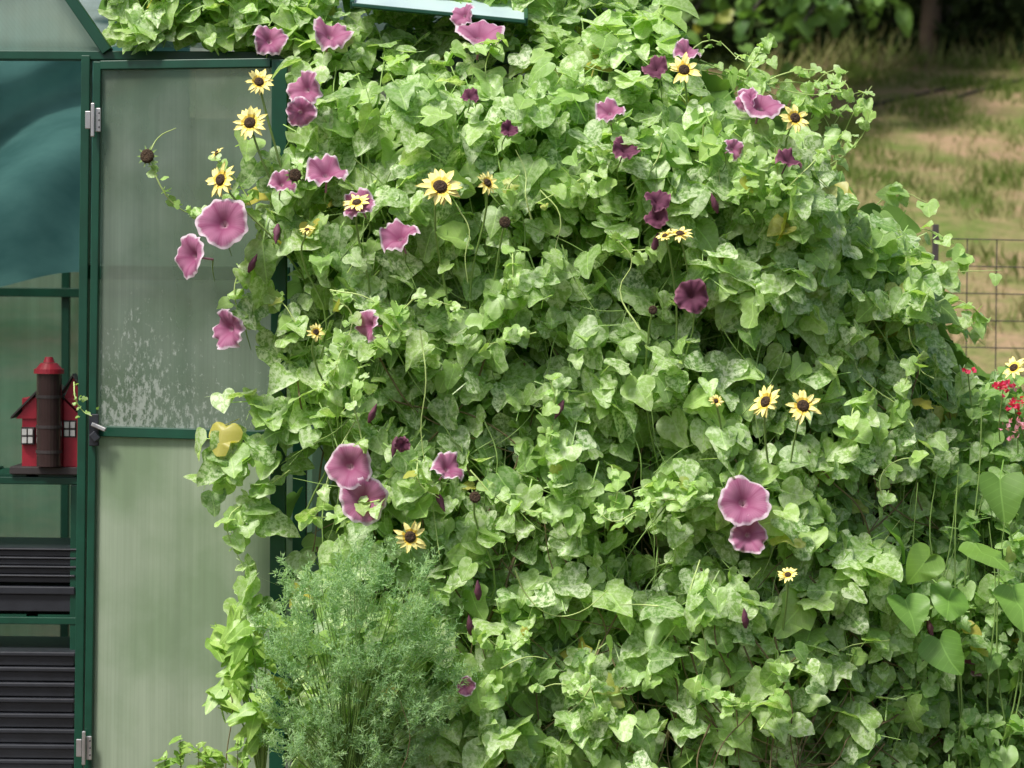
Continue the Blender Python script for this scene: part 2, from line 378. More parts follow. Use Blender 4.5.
while xx<xe-.05:
    x2=min(xx+.58,xe)
    pane("wall_panel_%d"%i,[(xx+.015,wy,0.05),(x2-.015,wy,0.05),(x2-.015,wy,zt),(xx+.015,wy,zt)],M_panel,gh)
    bar("wall_post_%d"%i,(x2,wy,0),(x2,wy,zt),.03,.035,M_frame,gh)
    pane("roof_panel_%d"%i,[(xx+.015,wy,zt+.02),(x2-.015,wy,zt+.02),(x2-.015,1.1,zt+.55),(xx+.015,1.1,zt+.55)],M_roofp,gh)
    xx=x2;i+=1
bar("eave",(xL,wy-.005,zt+.01),(xe,wy-.005,zt+.01),.03,.04,M_frame,gh)
bar("mid_rail",(xL+.02,wy-.004,.95),(xe,wy-.004,.95),.025,.03,M_frame,gh)
bar("sill",(xL,wy,.03),(xe,wy,.03),.05,.05,M_frame,gh)
bar("ridge",(-2.6,1.1,zt+.56),(xe,1.1,zt+.56),.04,.04,M_frame,gh)
pane("end_wall",[(xe,wy,0.02),(xe,2.1,0.02),(xe,2.1,zt),(xe,wy,zt)],M_panel,gh)
xl=-2.3
pane("panel_behind_door",[UV3(92,800,.07),UV3(292,800,.07),UV3(296,62,.07),UV3(96,62,.07)],M_panel,gh)
pane("left_wall",[(xl,2.1,0.02),(xl,.1,0.02),(xl,.1,zt),(xl,2.1,zt)],M_panel,gh)
pane("back_wall",[(xl,2.1,0.02),(xe,2.1,0.02),(xe,2.1,zt),(xl,2.1,zt)],M_back,gh)
pane("back_roof",[(xe,2.1,zt),(xl,2.1,zt),(xl,1.1,zt+.55),(xe,1.1,zt+.55)],M_roofp,gh)
pane("front_roof",[(xl,.12,zt+.03),(xL-.02,.12,zt+.03),(xL-.02,1.1,zt+.54),(xl,1.1,zt+.54)],M_roofp,gh)
for px in (66,-60,190): 
    q=U(px,300,2.05);bar("back_post",(q[0],2.05,0),(q[0],2.05,zt),.026,.03,M_frame,gh)
q=U(0,292,2.04);bar("back_rail",(xl,2.03,q[2]),(.2,2.03,q[2]),.03,.03,M_frame,gh)
vb=[UV3(352,5,-.06),UV3(526,22,-.06)];vt=[vb[0]+Vector((0,.45,.16)),vb[1]+Vector((0,.45,.16))]
M_vent=simple("vent_polycarbonate",(.42,.53,.55),.35,var=.1,scale=5,bump=0)
pane("vent_panel",[vb[0],vb[1],vt[1],vt[0]],M_vent,gh)
bar("vent_edge_front",vb[0],vb[1],.010,.02,M_frame,gh);bar("vent_edge_l",vb[0],vt[0],.010,.02,M_frame,gh);bar("vent_edge_r",vb[1],vt[1],.010,.02,M_frame,gh)
box("floor",(xl,.15,-.02),(xe,2.1,.012),simple("paving",(.22,.2,.18),.9),gh)

# door
dr=empty("greenhouse_door")
Y0,Y1=-.01,-.13
def db(nm,a,b_,w,d,Ya,Yb,mt=M_frame): return bar(nm,UV3(a[0],a[1],Ya),UV3(b_[0],b_[1],Yb),w,d,mt,dr)
db("stile_hinge",(98,62),(88,815),.019,.028,Y0,Y0)
db("stile_free",(280,60),(277,825),.038,.028,Y1,Y1)
db("rail_top",(102,65.5),(272,63),.022,.026,Y0-.002,Y1+.003)
db("rail_mid",(99,431),(270,436),.026,.026,Y0-.002,Y1+.003)
db("rail_bottom",(94,805),(270,815),.03,.026,Y0-.002,Y1+.003)
pane("pane_upper",[UV3(100,428,Y0),UV3(274,432,Y1),UV3(276,66,Y1),UV3(102,68,Y0)],M_door,dr)
pane("pane_lower",[UV3(93,804,Y0),UV3(274,812,Y1),UV3(274,438,Y1),UV3(99,434,Y0)],M_door2,dr)
for py in(120,748):
    xx=93 if py<300 else 84
    db("hinge_pin",(xx,py-17),(xx-.3,py+17),.009,.01,-.04,-.04,M_steel)
    db("hinge_leaf_a",(xx-5,py-9),(xx-5,py+9),.014,.005,-.03,-.03,M_steel)
    db("hinge_leaf_b",(xx+5,py-12),(xx+5,py+12),.014,.005,-.034,-.034,M_steel)
    for k in(-7,0,7): db("hinge_screw",(xx+6,py+k-1),(xx+6,py+k+1),.004,.004,-.042,-.042,M_black)
db("latch_plate",(94,414),(94,446),.024,.014,-.035,-.035,M_black)
db("latch_lever",(92,424),(106,430),.010,.014,-.05,-.055,M_steel)
db("latch_grip",(92,433),(98,440),.018,.02,-.05,-.05,M_black)

# shade cloth (teal), hung under the roof inside
nu,nv=60,30;vs=[];
for j in range(nv+1):
    for i in range(nu+1):
        u=i/nu;v=j/nv
        Xp=-330+u*520
        py=20+v*(262+10*math.sin(u*14))
        Yv=.5+1.15*v+.03*math.sin(u*26+v*3)+.05*math.sin(u*7+v*6)-.3*math.exp(-((v-.35-.9*(1-u)+.25)**2)*60)
        vs.append(U(Xp,py,Yv))
fc=[(j*(nu+1)+i,j*(nu+1)+i+1,(j+1)*(nu+1)+i+1,(j+1)*(nu+1)+i) for j in range(nv) for i in range(nu)]
m,nt,N,L=newmat("teal_shade_cloth");o_=N.new('ShaderNodeOutputMaterial');d=N.new('ShaderNodeBsdfDiffuse');t=N.new('ShaderNodeBsdfTranslucent');mx=N.new('ShaderNodeMixShader')
tc=N.new('ShaderNodeTexCoord');n1=N.new('ShaderNodeTexNoise');n1.inputs['Scale'].default_value=5;n1.inputs['Detail'].default_value=6;L.new(tc.outputs['Object'],n1.inputs[0])
r=ramp(N,[(.3,(.09,.22,.22)),(.7,(.17,.36,.35))]);L.new(n1.outputs['Fac'],r.inputs[0]);L.new(r.outputs[0],d.inputs[0]);L.new(r.outputs[0],t.inputs[0]);mx.inputs[0].default_value=.5
L.new(d.outputs[0],mx.inputs[1]);L.new(t.outputs[0],mx.inputs[2]);L.new(mx.outputs[0],o_.inputs[0])
obj("shade_cloth",vs,fc,m,None,True)

# shelves
sh=empty("greenhouse_shelving")
def shelf(py,Y,th=.02):
    a=U(-260,py,Y);b_=U(80,py,Y)
    box("shelf_board",(a[0],Y,a[2]-th),(b_[0],Y+.35,a[2]),M_frame,sh)
    for k in range(7):
        xk=a[0]+(b_[0]-a[0])*(k+.5)/7
        box("shelf_slat",(xk-.05,Y+.01,a[2]+.0005),(xk+.05,Y+.34,a[2]+.006),M_frame,sh,0)
    return a[2]
z1=shelf(474,.5);z2=shelf(614,.5)
for px in(-255,74):
    a=U(px,474,.5);box("shelf_leg",(a[0]-.01,.502,0.01),(a[0]+.01,.53,z1-.021),M_frame,sh)
    box("shelf_leg_back",(a[0]-.01,.80,0.01),(a[0]+.01,.83,z1+.1),M_frame,sh)
def trays(nm,px0,px1,pyb,n,h,Y):
    t=empty(nm);a=U(px0,pyb,Y);b_=U(px1,pyb,Y)
    for k in range(n):
        z=a[2]+.007+k*h;ins=.006
        dx=random.uniform(-.006,.002)
        box("tray_body",(a[0]+ins,Y+ins,z),(b_[0]-ins+dx,Y+.3-ins,z+h*.62),M_black,t)
        box("tray_rim",(a[0]-random.uniform(0,.004),Y-random.uniform(0,.006),z+h*.62+.0008),(b_[0]+dx,Y+.3,z+h*.92),M_black,t,.003)
trays("stacked_seed_trays",-180,77,612,1,.075,.5)
trays("stacked_seed_trays",-180,77,583,4,.024,.5)
trays("stacked_plastic_crates",-150,76,790,9,.042,.46)

# bird feeder barn
bf=empty("red_barn_bird_feeder")
Yb=.55
zb=z1+.008
def bx(nm,px0,px1,py0,py1,y0,y1,mt,bev=.002):
    a=U(px0,py1,Yb);b_=U(px1,py0,Yb);return box(nm,(a[0],Yb+y0,max(a[2],zb)),(b_[0],Yb+y1,b_[2]),mt,bf,bev)
bx("base_tray",14,88,466,474,-.06,.1,M_roofd)
bx("body",24,80,398,466,-.03,.07,M_red)
def gable(nm,pxc,hw,pye,pyr,y0,y1):
    a=U(pxc-hw,pye,Yb);b_=U(pxc+hw,pye,Yb);r_=U(pxc,pyr,Yb);h=.006
    vs=[];
    for y in(Yb+y0,Yb+y1): vs+=[(a[0],y,a[2]),(r_[0],y,r_[2]),(b_[0],y,b_[2]),(b_[0],y,b_[2]+h),(r_[0],y,r_[2]+h*1.3),(a[0],y,a[2]+h)]
    f=[(0,1,4,5),(1,2,3,4),(11,10,7,6),(10,9,8,7),(0,6,7,1),(1,7,8,2),(5,4,10,11),(4,3,9,10),(0,5,11,6),(2,8,9,3)]
    obj(nm,vs,f,M_roofd,bf)
    vs=[(a[0]+.012,Yb+y0+.01,a[2]+.0),(b_[0]-.012,Yb+y0+.01,b_[2]),(r_[0],Yb+y0+.01,r_[2]-.003),(a[0]+.012,Yb+y1-.01,a[2]),(b_[0]-.012,Yb+y1-.01,b_[2]),(r_[0],Yb+y1-.01,r_[2]-.003)]
    obj(nm+"_infill",vs,[(0,1,2),(5,4,3),(0,2,5,3),(1,4,5,2),(0,3,4,1)],M_red,bf)
gable("roof",50,36,418,382,-.045,.09)
gable("dormer",76,14,398,376,-.05,.0)
bx("dormer_body",66,86,398,466,-.045,-.031,M_red)
def cyl(nm,pxc,py0,py1,rt,rb,dy,mt,seg=24):
    a=U(pxc,py1,Yb+dy);b_=U(pxc,py0,Yb+dy);vs=[]
    for z,r in((a[2],rb),(b_[2],rt)):
        for i in range(seg):
            t=2*math.pi*i/seg;vs.append((a[0]+r*math.cos(t),Yb+dy+r*math.sin(t),z))
    f=[(i,(i+1)%seg,seg+(i+1)%seg,seg+i) for i in range(seg)]+[tuple(range(seg,2*seg)),tuple(range(seg-1,-1,-1))]
    return obj(nm,vs,f,mt,bf,False)
cyl("feeder_tube",49,374,466,.034,.034,-.07,M_tube)
for q in(395,425,450): cyl("tube_band",49,q,q+3,.0355,.0355,-.07,M_roofd)
cyl("cap_rim",49,369,373.5,.040,.041,-.07,M_red);cyl("cap_lower",49,363,369,.022,.036,-.07,M_red);cyl("cap_knob",49,357,362.5,.010,.016,-.07,M_red)
for (a,b_) in((31,435),(73,428)):
    for i in(-1,1):
        for j in(-1,1):
            bx("window_light",a+i*3-2.2,a+i*3+2.2,b_+j*4-3,b_+j*4+3,-.052,-.0455,M_white,0)
    bx("window_back",a-6.5,a+6.5,b_-8.5,b_+8.5,-.0453,-.029,M_roofd,0)

# ---------- vine
vine=empty("morning_glory_vine")
POLY=[(92,-60),(108,-5),(118,24),(170,40),(290,50),(298,118),(288,140),(268,175),(268,230),(288,260),(296,300),(292,350),(290,390),(268,430),(276,470),(302,500),(300,560),(300,620),(300,820),(1060,820),(1060,560),(1030,470),(1000,410),(975,385),(955,350),(940,305),(920,250),(885,214),(858,204),(828,180),(802,142),(762,112),(716,98),(686,60),(668,10),(655,-60)]
HOLES=[(322,500,22,62),(655,545,20,16),(510,715,16,14),(318,605,14,26)]
def front(px,py):
    y=-.32+0*px
    y=y+np.clip((150-py)/150,0,2)**1.3*.42
    y=y+np.clip((px-740)/280,0,1.5)**2*.55
    y=y-.10*np.clip((py-300)/450,0,1)
    lf=np.clip((340-px)/60,0,1)
    y=y*(1-lf)+(-.22)*lf*(py>60)+(-.02)*lf*(py<=60)
    return y
def sample(n,poly,x0,x1,y0,y1):
    px=rng.uniform(x0,x1,n);py=rng.uniform(y0,y1,n);k=inpoly(px,py,poly)
    for hx,hy,rx,ry in HOLES: k&=((px-hx)/rx)**2+((py-hy)/ry)**2>1
    return px[k],py[k]
def vine_layer(name,n,dmin,dmax,smin,smax,mat,tip=None,var=(0,.7),low=.55,**kw):
    px,py=sample(n,POLY,90,1060,-60,815)
    bul=nz(px/75,py/65)*.17+nz(px/28,py/28,3.)*.07
    depth=rng.uniform(dmin,dmax,len(px))
    dep=np.where((px<292)&(py>60),np.minimum(depth,.06),depth)
    Y=front(px,py)+np.where(px<300,0,bul)+dep
    hol=nz(px/60,py/55,9.)
    lw=np.clip((py-560)/90,0,1)*np.clip((px-560)/80,0,1)
    hol2=nz(px/38,py/34,21.)
    k=rng.random(len(px))>np.clip(hol*1.2-.1,0,.7)*(depth<.2)
    k&=rng.random(len(px))>lw*np.clip(low*.5+hol2*2.4,0,.95)
    k&=~((px<300)&(py>60)&(rng.random(len(px))<.55))
    px,py,Y=px[k],py[k],Y[k];n=len(px)
    P=U(px,py,Y)
    up=.6+np.clip((160-py)/200,0,.8)
    nr=np.stack([rng.normal(0,.45,n)+(px-560)/1600,-.7+rng.normal(0,.38,n),up+rng.normal(0,.42,n)],1)
    tp=np.stack([rng.normal(0,.8,n),-.4+rng.normal(0,.4,n),-.7+rng.normal(0,.5,n)],1)
    s=smin+(smax-smin)*rng.beta(1.4,2.4,n)
    lob=np.where(rng.random(n)<.4,rng.uniform(.45,1,n),rng.uniform(0,.35,n))
    return leaves(name,P,nr,tp,s,lob,mat,vine,var=var,**kw)
vine_layer("leaves_outer",6100,-.04,.09,.032,.092,M_vine,yel=.012,var=(.1,1.0))
vine_layer("leaves_middle",4600,.08,.22,.042,.095,M_vine,yel=.02,var=(0,.7))
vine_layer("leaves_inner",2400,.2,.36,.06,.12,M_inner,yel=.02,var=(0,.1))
n=2600
px=rng.uniform(540,1000,n);py=rng.uniform(-40,600,n);k=inpoly(px+14,py-8,POLY);px,py=px[k],py[k];n=len(px)
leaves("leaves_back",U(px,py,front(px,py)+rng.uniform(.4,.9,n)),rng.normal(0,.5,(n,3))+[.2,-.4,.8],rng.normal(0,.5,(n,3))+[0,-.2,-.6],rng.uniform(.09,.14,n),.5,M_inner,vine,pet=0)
n=900
px=rng.uniform(660,1080,n);py=rng.uniform(590,800,n)
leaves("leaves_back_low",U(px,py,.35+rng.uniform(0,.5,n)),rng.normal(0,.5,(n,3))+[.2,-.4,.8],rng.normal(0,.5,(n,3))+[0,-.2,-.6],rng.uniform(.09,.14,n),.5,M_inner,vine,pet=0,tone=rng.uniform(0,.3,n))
def stempaths(n,x0,x1,y0,y1,dd):
    ps=[]
    for i in range(n):
        x=random.uniform(x0,x1);y=random.uniform(y0,y1);a=random.gauss(math.pi/2,.5);pts=[]
        d=random.uniform(*dd)
        for s in range(random.randint(5,10)):
            if not inpoly(np.array([x]),np.array([y]),POLY)[0]: break
            Y=float(front(np.array([x]),np.array([y]))[0])+ (d if x>300 else -.03)+random.uniform(-.02,.02)
            pts.append(U(x,y,Y));x+=38*math.cos(a);y+=38*math.sin(a);a+=random.gauss(0,.3)
        if len(pts)>2: ps.append(pts)
    return ps
curve("stems",stempaths(230,270,980,0,720,(-.02,.14)),.002,M_stem,vine)
curve("old_stems",stempaths(120,300,980,300,760,(.0,.2))+stempaths(130,600,1000,560,780,(-.05,.25)),.0026,M_stemd,vine)
T=[([(742,95),(790,72),(828,74),(850,92),(838,118),(815,150)],.2,.022),([(730,100),(770,84),(810,84),(840,95),(862,92)],.22,.022),
([(700,70),(740,80),(780,98),(815,112),(848,110)],.18,.03),([(760,110),(800,100),(826,120),(835,160)],.2,.03),
([(832,190),(842,140),(858,105),(872,86)],.35,.025),([(700,60),(735,75),(775,88),(820,95),(850,90)],.15,.03),
([(150,157),(160,185),(175,205),(195,214),(222,205)],-.24,.02),([(150,152),(158,138),(176,128)],-.24,0),([(215,158),(240,185),(262,225),(290,250)],-.25,.03),
([(515,570),(528,597),(552,615),(580,612),(608,590)],-.5,0),
([(860,300),(900,292),(940,275),(1002,270)],.15,.045),([(870,240),(915,228),(945,238),(975,262)],.3,.04),
([(74,382),(76,400),(84,412),(92,416)],-.07,.008),
([(250,330),(235,300),(240,270),(260,250)],-.24,.03),([(262,440),(235,470),(215,480)],-.25,.04),
([(290,470),(250,500),(228,520),(240,560),(262,600)],-.26,.045),([(560,40),(548,5),(555,-20)],.1,.03),([(740,80),(760,50),(768,35)],.2,.02),
([(640,330),(620,290),(632,260),(618,240)],-.45,.0),([(470,470),(500,500),(540,512),(548,508)],-.5,.02),([(790,600),(830,570),(870,555),(900,520)],-.3,.03),
([(420,330),(426,380),(421,430),(432,500),(440,560)],-.46,0),([(690,170),(705,120),(700,90)],-.1,.03),([(870,210),(898,192),(928,203)],.4,.035),([(905,300),(950,320),(985,345)],.3,.04),
([(925,320),(950,300),(975,310),(992,330)],.25,.03),([(370,400),(350,430),(330,470),(322,520)],-.4,.02),([(330,290),(372,300),(400,330)],-.42,.02),([(300,330),(280,300),(262,290)],-.26,.03),
([(540,190),(560,215),(555,250)],-.45,.0),([(700,560),(690,600),(705,640),(700,690)],-.5,.03),([(600,640),(590,680),(600,720)],-.52,.03),([(650,680),(665,640),(700,610),(760,620)],-.45,.03),([(780,740),(800,690),(840,650),(890,640)],-.35,.03),
([(790,130),(812,88),(834,70),(846,74)],.2,.015),([(820,170),(850,150),(868,120),(862,100)],.3,.018),([(680,60),(712,40),(745,62),(768,60)],.15,.02),([(650,40),(660,5),(672,-20)],.15,.025)]
for i in range(46):   # loose runners arching out from the surface
    x=random.uniform(330,930);y=random.uniform(20,740)
    if not inpoly(np.array([x]),np.array([y]),POLY)[0]: continue
    Y=float(front(np.array([x]),np.array([y]))[0])-random.uniform(.08,.17);a=random.uniform(0,6.28);l=random.uniform(14,30);pts=[]
    for s in range(random.randint(3,5)):
        pts.append((x,y));x+=l*math.cos(a);y+=l*math.sin(a);a+=random.gauss(0,.55)
    T.append((pts,Y,random.choice([0,.02,.025,.03])))
tl=[];ts=[]
paths=[]
for pts,Y,sz in T:
    P=[U(a,b_,Y+random.uniform(-.02,.02)) for a,b_ in pts];paths.append(P)
    if sz:
        for a,b_ in zip(P[:-1],P[1:]):
            for q in range(4):
                tl.append(a+(b_-a)*random.random()+rng.normal(0,.01,3));ts.append(sz*random.uniform(.6,1.7))
curve("tendrils",paths,.0021,M_tendril,vine)
tl=np.array(tl);n=len(tl)
leaves("tendril_leaves",tl,rng.normal(0,.4,(n,3))+[0,-.6,.6],rng.normal(0,.6,(n,3))+[0,-.2,-.5],np.array(ts),rng.uniform(0,1,n),M_vine,vine,pet=.5,tone=rng.uniform(.6,1,n))
cl=[(262,170,16,5),(275,215,16,8),(235,200,14,3),(262,300,16,3),(272,335,14,3),(290,380,14,6),(248,395,16,4),(238,440,20,6),(262,455,18,7),(210,440,10,2),(222,478,12,3),(252,515,16,4),(240,560,14,3),(298,160,16,9),(286,415,18,6),(255,600,14,4)]
P=[]
for cx,cy,r,c_ in cl:
    for i in range(c_): P.append(U(cx+random.gauss(0,r*.7),cy+random.gauss(0,r*.8),-.24+random.uniform(-.04,.02)))
P=np.array(P);n=len(P)
leaves("leaves_over_door",P,rng.normal(0,.35,(n,3))+[0,-.8,.55],rng.normal(0,.5,(n,3))+[0,-.2,-.9],rng.uniform(.04,.08,n),rng.uniform(.2,1,n),M_vine,vine,var=(.1,.9))
n=330
px=rng.uniform(108,330,n);py=rng.uniform(-50,42,n);Y=.02+rng.uniform(-.1,.15,n)+np.clip(-py,0,50)*.002
leaves("leaves_on_roof",U(px,py,Y),rng.normal(0,.4,(n,3))+[0,-.7,.7],rng.normal(0,.7,(n,3))+[0,-.2,-.5],rng.uniform(.03,.07,n),rng.uniform(0,.6,n),M_vine,vine,var=(.2,1.),tone=rng.uniform(.5,1,n))
n=90
px=rng.uniform(430,960,n);py=rng.uniform(560,790,n)
P=U(px,py,front(px,py)-rng.uniform(-.05,.06,n))
leaves("large_lower_leaves",P,np.stack([rng.normal(0,.4,n),-.6+rng.normal(0,.3,n),.8+rng.normal(0,.35,n)],1),np.stack([rng.normal(0,.8,n),-.5+rng.normal(0,.3,n),-.6+rng.normal(0,.4,n)],1),rng.uniform(.06,.11,n),rng.uniform(.3,.9,n),M_vine,vine,var=(.1,.8),shape2=FIVE,curl=.4)

# flowers -------------------------------------------------
def flowermat(name,core,petal,ribc,rim):
    m,nt,N,L=newmat(name);o=N.new('ShaderNodeOutputMaterial');p=N.new('ShaderNodeBsdfPrincipled')
    a=N.new('ShaderNodeAttribute');a.attribute_name='fr';s=N.new('ShaderNodeSeparateXYZ');L.new(a.outputs['Vector'],s.inputs[0])
    tc=N.new('ShaderNodeTexCoord');nzn=N.new('ShaderNodeTexNoise');nzn.inputs['Scale'].default_value=70;nzn.inputs['Detail'].default_value=4;L.new(tc.outputs['Object'],nzn.inputs['Vector'])
    rr=math_(N,L,'ADD',s.outputs[0],math_(N,L,'MULTIPLY',math_(N,L,'SUBTRACT',nzn.outputs['Fac'],.5),.2))
    r=ramp(N,[(0.06,core),(0.2,ribc),(0.55,petal),(0.84,petal),(0.95,rim)]);L.new(rr,r.inputs[0])
    star=math_(N,L,'POWER',math_(N,L,'ABSOLUTE',math_(N,L,'COSINE',math_(N,L,'MULTIPLY',s.outputs[1],2.5))),16.0)
    fine=math_(N,L,'MULTIPLY',math_(N,L,'ABSOLUTE',math_(N,L,'SINE',math_(N,L,'MULTIPLY',s.outputs[1],24.0))),.3)
    f=math_(N,L,'MULTIPLY',math_(N,L,'ADD',math_(N,L,'MULTIPLY',star,.6),fine),math_(N,L,'LESS_THAN',rr,.9))
    c=mixc(N,L,f,r.outputs[0],ribc)
    fd=N.new('ShaderNodeTexNoise');fd.inputs['Scale'].default_value=3;L.new(tc.outputs['Object'],fd.inputs['Vector'])
    c=mixc(N,L,math_(N,L,'MULTIPLY',fd.outputs['Fac'],.35),c,tuple(min(1,x*1.3+.08) for x in petal))
    L.new(c,p.inputs['Base Color']);p.inputs['Roughness'].default_value=.7;p.inputs['Specular IOR Level'].default_value=.2
    t=N.new('ShaderNodeBsdfTranslucent');L.new(c,t.inputs[0]);mx=N.new('ShaderNodeMixShader');mx.inputs[0].default_value=.4
    L.new(p.outputs[0],mx.inputs[1]);L.new(t.outputs[0],mx.inputs[2]);L.new(mx.outputs[0],o.inputs[0]);return m
M_f1=flowermat("mauve_petal",(.62,.42,.5),(.46,.18,.31),(.28,.05,.15),(.86,.74,.82))
M_f2=flowermat("maroon_petal",(.12,.02,.06),(.16,.04,.09),(.07,.012,.035),(.35,.15,.22))
def flower(px,py,r,face,kind=0,Y=None,floppy=0.12):
    if Y is None: Y=float(front(np.array([px*1.]),np.array([py*1.]))[0])-.14+ (0 if px>300 else .01)
    c=U(px,py,Y);R_=r/F*(6+Y);seg=60;rings=[.04,.10,.18,.3,.45,.6,.75,.88,1.0]
    f=Vector(face).normalized();q=f.to_track_quat('Z','Y').to_matrix()@Matrix.Rotation(random.uniform(0,1.2),3,'Z')
    ph=random.uniform(0,6.28);vs=[];att=[]
    for ri in rings:
        for i in range(seg):
            t=2*math.pi*i/seg
            lobes=1+(.10*abs(math.cos(2.5*t))-.05)*ri+.03*math.sin(11*t+ph)*ri**3+.04*math.sin(3*t+ph)*ri**2
            z=-.62*(1-ri)**2.0 - .14*ri**4 + floppy*ri**2*(math.sin(2*t+ph)+.7*math.sin(5*t+2*ph)*ri+.45*math.sin(13*t)*ri**3)
            v=q@Vector((R_*ri*lobes*math.cos(t),R_*ri*lobes*math.sin(t),R_*z))
            vs.append(Vector(c)+v);att.append((ri,t,0))
    for zz in(-.95,-1.4):
        for i in range(seg):
            t=2*math.pi*i/seg;v=q@Vector((R_*.05*math.cos(t),R_*.05*math.sin(t),R_*zz));vs.append(Vector(c)+v);att.append((.1,t,0))
    n=len(rings);fc=[]
    for a in range(n-1):
        for i in range(seg): j=(i+1)%seg;fc.append((a*seg+i,a*seg+j,(a+1)*seg+j,(a+1)*seg+i))
    for i in range(seg):
        j=(i+1)%seg;fc.append((i,n*seg+i,n*seg+j,j));fc.append((n*seg+i,(n+1)*seg+i,(n+1)*seg+j,n*seg+j))
    o=obj("flower",vs,fc,M_f2 if kind else M_f1,vine,True)
    a=o.data.attributes.new('fr','FLOAT_VECTOR','POINT');a.data.foreach_set('vector',np.array(att,np.float32).ravel())
    e=Vector(c)+q@Vector((0,0,-1.4*R_))
    return [e,e+Vector((random.uniform(-.01,.01),.03,-.02)),e+Vector((random.uniform(-.02,.02),.08,-.05))]
FL=[(270,38,17,(.2,-1,.5),0),(332,31,20,(.3,-.8,.8),0),(480,30,24,(.1,-.7,1),0),(462,13,13,(-.5,-.8,.5),0),(303,88,19,(-.5,-.9,.2),0),(301,113,15,(.2,-1,-.3),0),
(222,221,26,(-.1,-1,.35),0),(188,256,22,(-.8,-.75,.1),0),(225,329,20,(-.75,-.9,.0),0),(283,181,14,(.3,-.9,.8),0),(327,169,21,(.1,-.75,.9),0),(358,203,17,(-.3,-.8,.6),0),
(398,233,20,(-.3,-.75,.8),0),(367,326,16,(-.9,-.7,.0),0),(349,466,23,(-.1,-1,.15),0),(364,500,24,(.2,-1,.1),0),(450,466,17,(.5,-.7,.7),0),(610,109,15,(-.1,-.8,.8),0),
(626,147,14,(.3,-.7,.8),1),(654,66,13,(-.4,-.8,.6),1),(688,49,14,(.3,-.7,.8),0),(762,102,22,(.2,-.7,.9),0),(746,98,13,(-.7,-.8,.3),0),(735,148,11,(.6,-.8,.3),0),(658,198,13,(.2,-.8,.7),1),
(656,216,12,(-.3,-.8,.4),1),(692,296,17,(0,-1,.15),1),(745,500,26,(.05,-1,.5),0),(750,535,19,(.2,-.9,.1),0),(978,661,15,(-.6,-.8,.3),0),(465,686,10,(-.3,-.9,.2),0),(510,128,9,(.3,-.8,.5),1),(790,158,14,(.4,-.6,.9),1),(470,95,9,(0,-.8,.7),1),(402,445,8,(0,-1,-.3),1)]
st=[]
for f in FL: st.append(flower(*f[:4],kind=f[4],floppy=.10 if f[2]>21 else .26))
curve("flower_stalks",st,.002,M_stem,vine)
M_bud=simple("bud",(.13,.04,.07),.7)
P=[(277,232),(470,627),(395,445),(372,415),(560,408),(745,620),(930,628),(478,592),(252,265),(655,245),(715,205),(440,500)]
for a,b_ in P:
    Y=float(front(np.array([a*1.]),np.array([b_*1.]))[0])-.1;c=Vector(U(a,b_,Y));vs=[];seg=10
    ax=Vector((random.uniform(-.5,.5),-.3,random.choice([1,-1]))).normalized();q=ax.to_track_quat('Z','Y').to_matrix()
    pr=[(-.02,.003),(-.008,.007),(0,.0085),(.014,.006),(.03,.001)]
    for z,r_ in pr:
        for i in range(seg):
            t=2*math.pi*i/seg+z*60;vs.append(c+q@Vector((r_*math.cos(t)*(1+.2*(i%2)),r_*math.sin(t),z)))
    fc=[(k_*seg+i,k_*seg+(i+1)%seg,(k_+1)*seg+(i+1)%seg,(k_+1)*seg+i) for k_ in range(4) for i in range(seg)]
    obj("spent_bud",vs,fc,M_bud,vine,True)

